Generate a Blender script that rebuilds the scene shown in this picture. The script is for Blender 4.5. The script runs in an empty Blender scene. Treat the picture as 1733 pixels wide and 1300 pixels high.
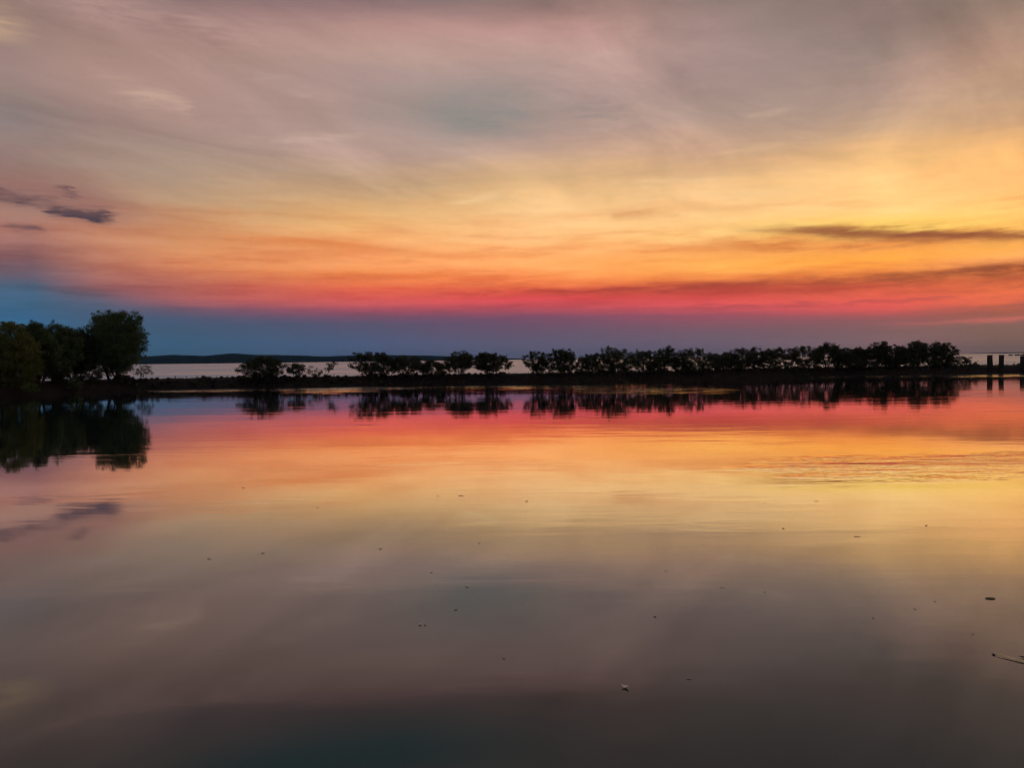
import bpy, bmesh, math, random
import numpy as np
from mathutils import Vector, Matrix

SC = bpy.context.scene
COL = SC.collection
R = math.radians

# ------------------------------------------------------------------ camera
CAM_H = 2.6
cam_data = bpy.data.cameras.new("camera")
cam_data.sensor_width = 36.0
cam_data.lens = 36.0 * 1309.0 / 1733.0
cam_data.clip_start = 0.05
cam_data.clip_end = 60000
cam = bpy.data.objects.new("camera", cam_data)
COL.objects.link(cam)
cam.matrix_world = (Matrix.Translation((0, 0, CAM_H)) @ Matrix.Rotation(R(90 - 1.86), 4, 'X')
                    @ Matrix.Rotation(R(-0.70), 4, 'Z'))
SC.camera = cam

# ------------------------------------------------------------------ world: dusk sky with cloud layers
SUN_AZ, SUN_EL = 35.0, 1.2          # degrees right of +Y, degrees above the horizon

SKY_COLUMNS = [
(-32.3,[(0.65,(56,92,130)),(2.12,(50,100,148)),(3.59,(56,95,126)),(5.05,(72,95,120)),(5.6,(96,90,106)),(6.69,(128,88,92)),(7.95,(165,115,105)),(9.38,(165,125,110)),(10.44,(150,116,105)),(11.5,(146,116,106)),(13.24,(140,120,113)),(14.96,(124,114,112)),(16.64,(126,115,108)),(18.63,(125,109,103)),(21.51,(118,100,92))]),
(-28.4,[(0.43,(60,92,124)),(1.39,(58,95,130)),(2.92,(65,92,122)),(3.99,(82,92,115)),(4.52,(108,90,105)),(5.01,(148,95,98)),(5.58,(166,105,98)),(6.71,(182,119,98)),(8.21,(194,135,105)),(9.7,(168,121,102)),(10.8,(156,121,107)),(12.62,(150,128,115)),(15.48,(140,122,114)),(18.93,(140,118,108)),(22.23,(126,106,100))]),
(-23.1,[(0.38,(60,90,122)),(1.38,(58,92,128)),(2.98,(68,85,115)),(3.78,(108,82,100)),(4.37,(165,90,90)),(5.37,(178,98,86)),(6.55,(210,130,90)),(7.73,(212,142,96)),(9.29,(194,136,95)),(10.83,(182,148,116)),(12.35,(165,142,122)),(14.23,(150,132,120)),(16.08,(145,123,115)),(19.65,(140,118,108)),(21.38,(136,112,106)),(23.06,(118,99,98))]),
(-11.3,[(0.25,(72,88,124)),(1.32,(75,90,130)),(2.81,(88,80,110)),(3.66,(152,76,95)),(4.3,(208,88,88)),(5.15,(225,100,75)),(6.2,(235,135,75)),(7.25,(245,160,100)),(8.5,(236,156,94)),(9.74,(235,180,115)),(10.97,(215,170,115)),(13.0,(182,152,122)),(14.98,(175,150,138)),(16.93,(144,131,122)),(18.83,(142,128,122)),(20.69,(156,133,122)),(22.5,(150,122,115)),(24.26,(126,99,98))]),
(0.1,[(0.11,(85,88,118)),(1.2,(92,88,120)),(2.94,(108,75,105)),(3.6,(162,74,90)),(4.46,(224,76,82)),(5.11,(224,92,66)),(5.75,(243,130,75)),(7.25,(255,170,100)),(8.95,(250,190,125)),(11.05,(240,195,135)),(13.11,(204,168,122)),(14.73,(186,156,130)),(15.93,(168,146,134)),(17.11,(150,136,126)),(19.04,(148,132,125)),(20.93,(156,134,125)),(22.76,(160,128,122)),(24.55,(132,106,99))]),
(14.3,[(0.15,(98,90,112)),(0.99,(102,90,115)),(1.84,(112,86,110)),(3.1,(152,75,95)),(3.73,(222,84,90)),(4.36,(205,72,70)),(4.99,(205,85,66)),(5.62,(242,142,72)),(6.45,(254,176,85)),(7.69,(245,165,92)),(8.72,(250,200,125)),(10.55,(245,198,135)),(11.95,(236,192,135)),(12.95,(208,168,125)),(14.52,(190,155,128)),(16.45,(170,145,130)),(18.34,(160,135,125)),(20.9,(155,130,122)),(23.72,(130,110,100))]),
(25.8,[(0.11,(112,95,108)),(0.78,(114,95,110)),(1.56,(112,88,102)),(2.54,(138,80,96)),(3.13,(222,80,85)),(3.91,(235,95,80)),(4.69,(208,90,62)),(5.47,(232,128,64)),(6.24,(255,165,70)),(7.39,(246,160,82)),(8.35,(255,214,104)),(9.68,(253,205,130)),(11.55,(250,200,130)),(13.4,(225,179,120)),(15.22,(186,156,125)),(17.0,(165,140,125)),(19.42,(137,120,110)),(22.1,(122,103,95))]),
(32.4,[(0.01,(90,85,92)),(0.64,(91,85,92)),(1.93,(106,86,95)),(2.77,(165,80,76)),(3.21,(226,98,74)),(3.94,(226,106,70)),(5.04,(212,112,66)),(5.76,(242,152,90)),(6.67,(254,190,112)),(7.57,(250,186,92)),(9.0,(255,200,115)),(10.77,(250,186,115)),(12.51,(235,180,112)),(14.23,(196,156,116)),(15.91,(176,146,118)),(18.22,(155,128,110)),(20.78,(122,106,93))]),
]


def lin(c):
    out = []
    for v in c[:3]:
        v = v / 255.0
        out.append(v / 12.92 if v <= 0.04045 else ((v + 0.055) / 1.055) ** 2.4)
    return (*out, 1.0)


class NT:
    """small helper around a node tree"""
    def __init__(self, tree):
        self.t = tree; self.n = tree.nodes; self.l = tree.links

    def new(self, kind, **kw):
        nd = self.n.new(kind)
        for k, v in kw.items():
            setattr(nd, k, v)
        return nd

    def put(self, sock, v):
        if isinstance(v, bpy.types.NodeSocket):
            self.l.new(v, sock)
        elif v is not None:
            sock.default_value = v

    def math(self, op, a, b=None, c=None, clamp=False):
        nd = self.new('ShaderNodeMath', operation=op, use_clamp=clamp)
        self.put(nd.inputs[0], a)
        if b is not None: self.put(nd.inputs[1], b)
        if c is not None: self.put(nd.inputs[2], c)
        return nd.outputs[0]

    def vec(self, x, y, z):
        nd = self.new('ShaderNodeCombineXYZ')
        for i, v in enumerate((x, y, z)): self.put(nd.inputs[i], v)
        return nd.outputs[0]

    def noise(self, v, scale, detail=4, rough=0.55, lac=2.0, dist=0.0):
        nd = self.new('ShaderNodeTexNoise')
        self.put(nd.inputs['Vector'], v)
        nd.inputs['Scale'].default_value = scale
        nd.inputs['Detail'].default_value = detail
        nd.inputs['Roughness'].default_value = rough
        nd.inputs['Lacunarity'].default_value = lac
        nd.inputs['Distortion'].default_value = dist
        return nd.outputs['Fac']

    def smooth(self, v, a, b, lo=0.0, hi=1.0):
        nd = self.new('ShaderNodeMapRange', interpolation_type='SMOOTHSTEP')
        self.put(nd.inputs['Value'], v)
        self.put(nd.inputs['From Min'], a); self.put(nd.inputs['From Max'], b)
        self.put(nd.inputs['To Min'], lo); self.put(nd.inputs['To Max'], hi)
        return nd.outputs[0]

    def mix(self, fac, a, b, mode='MIX'):
        nd = self.new('ShaderNodeMix', data_type='RGBA', blend_type=mode)
        self.put(nd.inputs[0], fac); self.put(nd.inputs[6], a); self.put(nd.inputs[7], b)
        return nd.outputs[2]

    def ramp(self, fac, stops, interp='LINEAR'):
        nd = self.new('ShaderNodeValToRGB')
        cr = nd.color_ramp; cr.interpolation = interp
        while len(cr.elements) > 1: cr.elements.remove(cr.elements[-1])
        first = True
        for p, c in stops:
            if first:
                e = cr.elements[0]; e.position = p; first = False
            else:
                e = cr.elements.new(p)
            e.color = c
        self.put(nd.inputs[0], fac)
        return nd.outputs[0]


def build_world():
    w = bpy.data.worlds.new("World"); SC.world = w; w.use_nodes = True
    w.cycles.sampling_method = 'MANUAL'; w.cycles.sample_map_resolution = 512
    k = NT(w.node_tree); k.n.clear()
    out = k.new('ShaderNodeOutputWorld')
    tc = k.new('ShaderNodeTexCoord')
    sep = k.new('ShaderNodeSeparateXYZ'); k.l.new(tc.outputs['Generated'], sep.inputs[0])
    x, y, z = sep.outputs
    az = k.math('MULTIPLY', k.math('ARCTAN2', x, y), 180 / math.pi)
    el = k.math('MULTIPLY', k.math('ARCSINE', z), 180 / math.pi)
    el = k.math('ABSOLUTE', el)
    # cloud-texture coordinates: horizontally stretched
    cs = k.vec(x, y, k.math('MULTIPLY', z, 4.0))
    n_big = k.noise(cs, 3.2, 4, 0.5)
    n_big2 = k.noise(k.vec(k.math('ADD', x, 7.3), y, k.math('MULTIPLY', z, 3.0)), 2.6, 3, 0.5)
    n_str = k.noise(k.vec(x, y, k.math('MULTIPLY', z, 9.0)), 7.0, 4, 0.6)
    n_fine = k.noise(k.vec(x, y, k.math('MULTIPLY', z, 6.0)), 30.0, 4, 0.62)
    # warped elevation and azimuth
    amp = k.smooth(el, 5.0, 16.0, 0.2, 2.4)
    ew = k.math('ADD', el, k.math('MULTIPLY', k.math('SUBTRACT', n_big, 0.5), amp))
    amp2 = k.smooth(el, 0.5, 14.0, 0.5, 1.5)
    ew = k.math('ADD', ew, k.math('MULTIPLY', k.math('SUBTRACT', n_str, 0.5), amp2))
    aw = k.math('ADD', az, k.math('MULTIPLY', k.math('SUBTRACT', n_big2, 0.5), 5.0))
    pos = k.math('DIVIDE', k.math('ADD', ew, 2.0), 92.0, clamp=True)

    def stops(rows, top):
        st = [((e + 2) / 92.0, lin(c)) for e, c in rows]
        for e, c in top:
            st.append(((e + 2) / 92.0, lin(c)))
        return st
    TOP = [(29, (112, 104, 100)), (42, (104, 98, 98)), (88, (84, 86, 94))]
    cur = None; prev_az = None
    for a, rows in SKY_COLUMNS:
        r = k.ramp(pos, stops(rows, TOP))
        if cur is None: cur = r
        else: cur = k.mix(k.math('DIVIDE', k.math('SUBTRACT', aw, prev_az), a - prev_az, clamp=True), cur, r)
        prev_az = a
    # the side of the sky away from the sunset: the same dusk cloud, duller and bluer
    back = k.ramp(pos, stops([(0.5, (70, 84, 108)), (4, (92, 90, 110)), (9, (122, 104, 112)), (16, (124, 108, 110))], TOP))
    cur = k.mix(k.smooth(k.math('ABSOLUTE', az), 50.0, 135.0), cur, back)

    # soft mottling of the high cloud sheet, laid out on a cloud plane so that it closes up towards the horizon
    hi = k.smooth(el, 7.0, 16.0)
    zz = k.math('ADD', k.math('ABSOLUTE', z), 0.10)
    px, py = k.math('DIVIDE', x, zz), k.math('DIVIDE', y, zz)
    ca, sa = math.cos(R(38)), math.sin(R(38))          # streets of cloud run towards the sunset
    pu = k.math('ADD', k.math('MULTIPLY', px, ca), k.math('MULTIPLY', py, -sa))
    pv = k.math('ADD', k.math('MULTIPLY', px, sa), k.math('MULTIPLY', py, ca))
    n_pl = k.noise(k.vec(pu, k.math('MULTIPLY', pv, 0.42), 0.0), 2.3, 6, 0.6, dist=0.7)
    n_pl2 = k.noise(k.vec(pu, k.math('MULTIPLY', pv, 0.6), 5.0), 0.8, 3, 0.5)
    m1 = k.math('MULTIPLY', k.math('MULTIPLY', k.math('SUBTRACT', n_pl, 0.46), 1.15), hi)
    m = k.math('ADD', k.math('ADD', m1, 1.06), k.math('MULTIPLY', k.math('SUBTRACT', n_fine, 0.5), 0.16))
    cur = k.mix(1.0, cur, k.vec(m, m, m), 'MULTIPLY')
    hg = k.smooth(el, 12.0, 20.0)
    cur = k.mix(hg, cur, (1.27, 1.20, 1.20, 1), 'MULTIPLY')
    cur = k.mix(k.smooth(el, 6.0, 10.0), cur, (1.01, 0.98, 1.0, 1), 'MULTIPLY')
    cur = k.mix(k.smooth(el, 3.6, 2.0), cur, (0.90, 0.96, 0.86, 1), 'MULTIPLY')
    gap = k.math('MULTIPLY', k.smooth(n_pl2, 0.5, 0.68, 0.0, 0.35), k.smooth(el, 12, 18))
    cur = k.mix(gap, cur, lin((128, 126, 124)))
    pink = k.math('MULTIPLY', k.smooth(n_pl2, 0.5, 0.34, 0.0, 0.4), k.smooth(el, 12, 18))
    cur = k.mix(pink, cur, lin((184, 148, 140)))

    # thin salmon layers inside the orange band
    band = k.math('MULTIPLY', k.smooth(el, 2.4, 4.6), k.smooth(el, 14.0, 8.0))
    cur = k.mix(k.math('MULTIPLY', k.smooth(n_str, 0.54, 0.34), band), cur, (0.90, 0.80, 0.78, 1), 'MULTIPLY')
    cur = k.mix(k.math('MULTIPLY', k.smooth(n_str, 0.52, 0.7), band), cur, (1.04, 1.10, 1.15, 1), 'MULTIPLY')

    # single streaks and patches of cloud: (az1, el1, az2, el2, half width, colour, strength, ragged, end taper)
    ea = k.math('ADD', el, k.math('MULTIPLY', k.math('SUBTRACT', n_fine, 0.5), 0.9))
    ea = k.math('ADD', ea, k.math('MULTIPLY', k.math('SUBTRACT', n_str, 0.5), 0.9))
    es = k.math('ADD', el, k.math('MULTIPLY', k.math('SUBTRACT', n_str, 0.5), 1.2))
    aa = k.math('ADD', az, k.math('MULTIPLY', k.math('SUBTRACT', n_fine, 0.5), 3.0))
    tex = k.smooth(k.noise(k.vec(x, y, k.math('MULTIPLY', z, 7.0)), 16.0, 4, 0.65), 0.36, 0.6, 0.35, 1.0)

    def streak(a1, e1, a2, e2, hw, colour, strength, ragged=True, taper=(0.2, 0.3), up=1.0):
        nonlocal cur
        u = k.math('DIVIDE', k.math('SUBTRACT', aa, a1), a2 - a1)
        d = k.math('SUBTRACT', ea if ragged else es, k.math('MULTIPLY_ADD', u, e2 - e1, e1))
        d = k.math('DIVIDE', d, hw)
        if up != 1.0:                                   # sharper upper side
            d = k.math('MULTIPLY', d, k.smooth(d, -0.1, 0.1, 1.0, up))
        g = k.math('EXPONENT', k.math('MULTIPLY', k.math('MULTIPLY', d, d), -1.0))
        g = k.math('MULTIPLY', g, k.math('DIVIDE', u, taper[0], clamp=True))
        g = k.math('MULTIPLY', g, k.math('DIVIDE', k.math('SUBTRACT', 1.0, u), taper[1], clamp=True))
        if ragged: g = k.math('MULTIPLY', g, tex)
        g = k.math('MULTIPLY', g, strength, clamp=True)
        cur = k.mix(g, cur, lin(colour))

    # glow above the long cloud, then the dark bars themselves
    streak(14, 9.6, 44, 7.2, 0.5, (255, 208, 106), 0.55, False, (0.35, 0.6))
    streak(8, 8.1, 34, 6.9, 0.5, (206, 116, 62), 0.9, True, (0.5, 0.5))
    streak(15.0, 9.1, 50, 5.2, 0.34, (150, 84, 56), 0.85, False, (0.2, 0.3), 1.3)
    streak(17.0, 8.95, 50, 5.25, 0.5, (138, 76, 54), 0.8, True, (0.2, 0.3), 1.25)
    streak(14, 6.55, 60, 6.3, 0.4, (255, 172, 66), 0.55, False, (0.4, 0.4))
    streak(-10, 4.85, 25, 5.0, 0.34, (160, 58, 52), 0.8, True, (0.4, 0.4), 1.3)
    streak(8, 5.0, 70, 5.2, 0.62, (116, 56, 46), 1.1, True, (0.5, 0.4), 1.2)
    streak(2, 4.55, 40, 4.5, 0.22, (176, 62, 58), 0.6, True, (0.3, 0.4))
    streak(4, 3.5, 44, 3.5, 0.2, (160, 66, 78), 0.55, True, (0.3, 0.4))
    streak(14, 4.05, 60, 4.2, 0.3, (168, 66, 58), 0.5, True, (0.3, 0.4))
    streak(22, 2.75, 70, 3.1, 0.35, (112, 74, 84), 0.7, True, (0.3, 0.4))
    streak(24, 2.0, 60, 2.5, 0.16, (204, 98, 100), 0.75, False, (0.3, 0.4))
    # pale orange streak on the left half
    streak(-21, 8.85, -5, 7.7, 0.30, (222, 128, 72), 0.55, False, (0.3, 0.4))
    streak(-14, 5.9, -8, 6.05, 0.22, (206, 104, 66), 0.55, True)
    streak(-4.5, 5.45, 3, 5.5, 0.2, (206, 96, 62), 0.5, True)
    streak(7, 10.2, 11.2, 10.4, 0.32, (222, 158, 104), 0.75, True)
    # torn dark scraps far left
    streak(-46, 11.4, -29.5, 10.15, 0.34, (56, 54, 68), 1.6, True, (0.3, 0.15))
    streak(-31.2, 9.85, -26.9, 9.4, 0.36, (50, 50, 66), 1.7, True, (0.18, 0.22))
    streak(-30.5, 11.0, -28.6, 10.6, 0.16, (76, 64, 74), 1.5, True)
    streak(-33, 8.55, -30.9, 8.25, 0.2, (100, 76, 82), 0.9, True)
    streak(-36, 11.0, -25, 10.0, 0.9, (146, 104, 100), 0.5, False)
    streak(-60, 6.6, -24, 5.4, 0.55, (118, 84, 92), 0.5, True)
    # bright wisps high up
    streak(-28.5, 18.25, -21.6, 16.75, 0.8, (200, 168, 150), 0.75, True, (0.5, 0.12), 1.5)
    streak(-17, 15.3, -10.3, 15.75, 0.26, (206, 176, 160), 0.6, True)
    streak(-4.4, 11.2, -0.2, 12.15, 0.22, (244, 208, 154), 0.5, True)
    streak(-1.0, 13.6, 4.5, 13.5, 0.2, (214, 178, 140), 0.6, True)
    streak(-6.0, 13.9, -0.5, 14.2, 0.24, (206, 174, 146), 0.55, True)
    streak(14.5, 14.2, 20.5, 14.4, 0.22, (222, 184, 142), 0.5, True)
    streak(7.5, 12.6, 15.8, 12.35, 0.24, (245, 208, 156), 0.55, True)
    streak(16.6, 16.3, 20.2, 16.6, 0.2, (206, 176, 154), 0.4, True)
    streak(-40, 20.0, -30.9, 19.9, 0.85, (200, 166, 136), 0.8, True, (0.3, 0.25))
    streak(-20.0, 19.6, -11.0, 17.9, 0.5, (192, 162, 150), 0.6, True, (0.4, 0.3))
    streak(-44, 22.6, -4, 21.2, 0.9, (190, 152, 144), 0.6, True, (0.4, 0.4))
    # grey-blue clear patch high in the middle
    streak(-13.0, 17.4, 6.0, 18.0, 2.3, (138, 138, 134), 0.62, False, (0.5, 0.5))
    streak(-8.0, 17.0, 3.6, 17.2, 1.3, (126, 134, 133), 0.5, True, (0.5, 0.4), 0.8)
    streak(3.0, 17.4, 9.5, 17.4, 1.0, (146, 132, 130), 0.6, True, (0.4, 0.4))

    streak(-34, 27.6, 8, 26.6, 2.2, (88, 112, 116), 0.95, False, (0.35, 0.4))

    bg = k.new('ShaderNodeBackground'); k.put(bg.inputs[0], cur); bg.inputs[1].default_value = 1.0
    sky = k.new('ShaderNodeTexSky', sky_type='NISHITA')
    sky.sun_disc = False; sky.sun_elevation = R(SUN_EL); sky.sun_rotation = R(SUN_AZ)
    bs = k.new('ShaderNodeBackground'); k.l.new(sky.outputs[0], bs.inputs[0]); bs.inputs[1].default_value = 0.004
    add = k.new('ShaderNodeAddShader'); k.l.new(bg.outputs[0], add.inputs[0]); k.l.new(bs.outputs[0], add.inputs[1])
    k.l.new(add.outputs[0], out.inputs[0])


build_world()

# ------------------------------------------------------------------ sun (setting behind the cloud bank)
sl = bpy.data.lights.new("sun", 'SUN')
sl.energy = 0.12; sl.angle = R(2.0); sl.color = (1.0, 0.62, 0.36)
sun = bpy.data.objects.new("sun", sl); COL.objects.link(sun)
sdir = Vector((math.sin(R(SUN_AZ)) * math.cos(R(SUN_EL)), math.cos(R(SUN_AZ)) * math.cos(R(SUN_EL)), math.sin(R(SUN_EL))))
sun.rotation_euler = (-sdir).to_track_quat('-Z', 'Y').to_euler()
sun.location = (60, 90, 40)

# ------------------------------------------------------------------ exposure
SC.view_settings.view_transform = 'Standard'
SC.view_settings.look = 'None'
SC.view_settings.exposure = 0.0
SC.view_settings.gamma = 1.0
SC.view_settings.use_curve_mapping = False
SC.render.engine = 'CYCLES'
SC.cycles.use_denoising = True
SC.cycles.use_adaptive_sampling = True
SC.cycles.adaptive_threshold = 0.02
SC.cycles.adaptive_min_samples = 12
SC.cycles.filter_width = 1.1
SC.cycles.max_bounces = 4
SC.cycles.transparent_max_bounces = 8

# ------------------------------------------------------------------ helpers
def tag(o, label=None, cat=None, group=None, kind=None):
    if label: o["label"] = label
    if cat: o["category"] = cat
    if group: o["group"] = group
    if kind: o["kind"] = kind
    return o


def link(name, me, mat=None, parent=None, loc=None):
    o = bpy.data.objects.new(name, me)
    COL.objects.link(o)
    if mat is not None and len(me.materials) == 0: me.materials.append(mat)
    if parent is not None: o.parent = parent
    if loc is not None: o.location = loc
    return o


def empty(name, loc, rz=0.0):
    o = bpy.data.objects.new(name, None); COL.objects.link(o)
    o.location = loc; o.rotation_euler = (0, 0, rz); o.empty_display_size = 0.3
    return o


def np_mesh(name, verts, faces, smooth=False):
    """verts (n,3), faces (m,k) arrays"""
    me = bpy.data.meshes.new(name)
    v = np.asarray(verts, dtype=np.float32); f = np.asarray(faces, dtype=np.int32)
    m, kk = f.shape
    me.vertices.add(len(v)); me.vertices.foreach_set("co", v.ravel())
    me.loops.add(m * kk); me.loops.foreach_set("vertex_index", f.ravel())
    me.polygons.add(m); me.polygons.foreach_set("loop_start", np.arange(0, m * kk, kk, dtype=np.int32))
    me.polygons.foreach_set("loop_total", np.full(m, kk, dtype=np.int32))
    if smooth: me.polygons.foreach_set("use_smooth", np.ones(m, dtype=bool))
    me.update(calc_edges=True); me.validate()
    return me


def mat(name):
    m = bpy.data.materials.new(name); m.use_nodes = True
    k = NT(m.node_tree); k.n.clear()
    return m, k, k.new('ShaderNodeOutputMaterial')


def simple_mat(name, c1, c2, scale=4.0, rough=0.9, bump=0.0, spec=0.2, rnd=0.0):
    m, k, out = mat(name)
    tc = k.new('ShaderNodeTexCoord')
    n = k.noise(tc.outputs['Object'], scale, 6, 0.6)
    col = k.ramp(n, [(0.3, (*c1, 1)), (0.7, (*c2, 1))])
    if rnd:
        oi = k.new('ShaderNodeObjectInfo')
        f = k.math('MULTIPLY_ADD', oi.outputs['Random'], rnd, 1 - rnd / 2)
        col = k.mix(1.0, col, k.vec(f, f, f), 'MULTIPLY')
    p = k.new('ShaderNodeBsdfPrincipled')
    k.put(p.inputs['Base Color'], col)
    p.inputs['Roughness'].default_value = rough
    p.inputs['Specular IOR Level'].default_value = spec
    if bump:
        b = k.new('ShaderNodeBump'); b.inputs['Strength'].default_value = 1.0; b.inputs['Distance'].default_value = bump
        k.put(b.inputs['Height'], k.noise(tc.outputs['Object'], scale * 2.5, 6, 0.65)); k.l.new(b.outputs[0], p.inputs['Normal'])
    k.l.new(p.outputs[0], out.inputs[0])
    return m


def leaf_mat(name, c1, c2):
    m, k, out = mat(name)
    g = k.new('ShaderNodeNewGeometry')
    oi = k.new('ShaderNodeObjectInfo')
    n = k.noise(g.outputs['Position'], 1.3, 3, 0.6)
    f = k.math('ADD', k.math('MULTIPLY', n, 0.7), k.math('MULTIPLY', g.outputs['Random Per Island'], 0.45))
    col = k.ramp(f, [(0.25, (*c1, 1)), (0.8, (*c2, 1))])
    f2 = k.math('MULTIPLY_ADD', oi.outputs['Random'], 0.4, 0.8)
    col = k.mix(1.0, col, k.vec(f2, f2, f2), 'MULTIPLY')
    d = k.new('ShaderNodeBsdfPrincipled'); k.put(d.inputs['Base Color'], col)
    d.inputs['Roughness'].default_value = 0.6; d.inputs['Specular IOR Level'].default_value = 0.25
    t = k.new('ShaderNodeBsdfTranslucent'); k.put(t.inputs[0], col)
    mx = k.new('ShaderNodeMixShader'); mx.inputs[0].default_value = 0.15
    k.l.new(d.outputs[0], mx.inputs[1]); k.l.new(t.outputs[0], mx.inputs[2])
    k.l.new(mx.outputs[0], out.inputs[0])
    return m


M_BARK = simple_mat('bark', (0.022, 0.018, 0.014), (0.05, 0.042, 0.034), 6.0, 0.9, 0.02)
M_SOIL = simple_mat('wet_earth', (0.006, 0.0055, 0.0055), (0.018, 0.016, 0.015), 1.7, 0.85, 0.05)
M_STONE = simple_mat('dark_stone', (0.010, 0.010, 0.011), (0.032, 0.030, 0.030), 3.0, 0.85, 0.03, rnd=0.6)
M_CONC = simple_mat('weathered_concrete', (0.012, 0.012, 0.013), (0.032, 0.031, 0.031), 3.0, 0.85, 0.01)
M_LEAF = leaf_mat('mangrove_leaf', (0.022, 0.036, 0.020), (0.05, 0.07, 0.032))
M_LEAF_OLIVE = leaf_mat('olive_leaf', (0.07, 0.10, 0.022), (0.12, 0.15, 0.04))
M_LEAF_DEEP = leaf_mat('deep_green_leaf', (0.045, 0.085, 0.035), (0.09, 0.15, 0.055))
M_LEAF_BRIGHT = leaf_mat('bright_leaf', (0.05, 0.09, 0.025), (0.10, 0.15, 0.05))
M_HILL = simple_mat('far_forest', (0.008, 0.020, 0.024), (0.014, 0.032, 0.034), 0.02, 1.0, 0.0, 0.0)  # base colour tinted bluish, carrying part of the distance haze
M_DEADLEAF = simple_mat('dead_leaf', (0.012, 0.009, 0.007), (0.035, 0.024, 0.015), 30.0, 0.6, 0.0, 0.3)
M_PALE = simple_mat('bleached_leaf', (0.70, 0.66, 0.56), (0.85, 0.82, 0.74), 40.0, 0.6, 0.0, 0.3)
M_REED = simple_mat('dry_reed', (0.62, 0.52, 0.26), (0.84, 0.74, 0.50), 14.0, 0.55, 0.002, 0.3)


def water_fac(k, normal, rough_boost=0.0):
    fr = k.new('ShaderNodeFresnel'); fr.inputs['IOR'].default_value = 1.34
    if normal is not None: k.l.new(normal, fr.inputs['Normal'])
    fc = k.new('ShaderNodeFloatCurve')
    c = fc.mapping.curves[0]
    pts = [(0.0, 0.0), (0.05, 0.062), (0.08, 0.11), (0.12, 0.20), (0.18, 0.34), (0.28, 0.55), (0.42, 0.84), (0.65, 0.91), (1.0, 1.0)]
    c.points[0].location = pts[0]; c.points[-1].location = pts[-1]
    for p in pts[1:-1]: c.points.new(*p)
    fc.mapping.update()
    k.l.new(fr.outputs[0], fc.inputs['Value'])
    return fc.outputs[0]


def water_shader(k, out, bump, rough, body, top=1.0):
    fac = k.math('MULTIPLY', water_fac(k, bump), top)
    gl = k.new('ShaderNodeBsdfGlossy'); gl.distribution = 'GGX'
    gl.inputs['Color'].default_value = (1, 1, 1, 1); k.put(gl.inputs['Roughness'], rough)
    df = k.new('ShaderNodeBsdfDiffuse'); df.inputs[0].default_value = (*body, 1)
    if bump is not None: k.l.new(bump, gl.inputs['Normal'])
    mx = k.new('ShaderNodeMixShader'); k.put(mx.inputs[0], fac)
    k.l.new(df.outputs[0], mx.inputs[1]); k.l.new(gl.outputs[0], mx.inputs[2])
    k.l.new(mx.outputs[0], out.inputs[0])


# wind-ruffled patches on the pond: (x, y, rx, ry, strength)
RUFFLES = [(10.6, 17.9, 5.8, 2.2, 0.5),
           (-24.0, 74.5, 24.0, 5.0, 1.0), (-15.0, 71.0, 5.0, 8.0, 1.0), (3.5, 72.0, 11.0, 8.0, 0.8), (10.5, 62.5, 8.0, 8.5, 0.6),
           (62.0, 91.0, 24.0, 7.5, 1.0), (42.0, 93.5, 12.0, 1.5, 1.0)]


def pond_mat():
    m, k, out = mat('pond_water')
    g = k.new('ShaderNodeNewGeometry')
    P = g.outputs['Position']
    sep = k.new('ShaderNodeSeparateXYZ'); k.l.new(P, sep.inputs[0])
    x, y, _ = sep.outputs
    edge = k.noise(k.vec(k.math('MULTIPLY', x, 0.25), k.math('MULTIPLY', y, 0.6), 0.0), 1.0, 4, 0.6)
    edge = k.math('MULTIPLY', k.math('SUBTRACT', edge, 0.5), 2.2)
    ruf = 0.0
    for cx, cy, rx, ry, s in RUFFLES:
        dx = k.math('DIVIDE', k.math('SUBTRACT', x, cx), rx)
        dy = k.math('DIVIDE', k.math('SUBTRACT', y, cy), ry)
        d = k.math('SQRT', k.math('ADD', k.math('MULTIPLY', dx, dx), k.math('MULTIPLY', dy, dy)))
        d = k.math('ADD', d, edge)
        ruf = k.math('ADD', ruf, k.smooth(d, 1.1, 0.1 if cy < 30 or 0 < cx < 20 else 0.6, 0.0, s))
    # calm swell: long low undulation; small ripples; wind ripples
    sw = k.noise(k.vec(k.math('MULTIPLY', x, 0.16), y, 0.0), 0.8, 2, 0.5)
    rp = k.noise(k.vec(k.math('MULTIPLY', x, 0.22), y, 3.0), 3.0, 2, 0.55)
    wd = k.noise(k.vec(k.math('MULTIPLY', x, 0.24), y, 9.0), 1.7, 4, 0.6, dist=0.25)
    # calm water is not equally calm everywhere
    patch = k.smooth(k.noise(k.vec(k.math('MULTIPLY', x, 0.06), k.math('MULTIPLY', y, 0.10), 0.0), 1.0, 2, 0.5), 0.36, 0.62, 0.3, 1.0)
    far = k.smooth(y, 8.0, 60.0, 0.22, 1.0)
    breeze = k.smooth(k.noise(k.vec(k.math('MULTIPLY', x, 0.22), k.math('MULTIPLY', y, 0.75), 4.0), 0.5, 3, 0.6), 0.52, 0.74, 0.0, 0.085)
    ruf = k.math('ADD', ruf, k.math('MULTIPLY', breeze, k.smooth(y, 6.0, 14.0, 0.35, 1.0)))
    calm = k.math('MULTIPLY', patch, far)
    h = k.math('MULTIPLY', k.math('MULTIPLY_ADD', sw, 0.010, k.math('MULTIPLY', rp, 0.0034)), calm)
    h = k.math('ADD', h, k.math('MULTIPLY', k.math('MULTIPLY', wd, 0.055), ruf))
    b = k.new('ShaderNodeBump'); b.inputs['Strength'].default_value = 1.0; b.inputs['Distance'].default_value = 1.0
    k.put(b.inputs['Height'], h)
    rough = k.math('ADD', 0.03, k.math('MULTIPLY', k.math('MULTIPLY', ruf, far), 0.09))
    water_shader(k, out, b.outputs[0], rough, (0.018, 0.040, 0.042))
    return m


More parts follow.
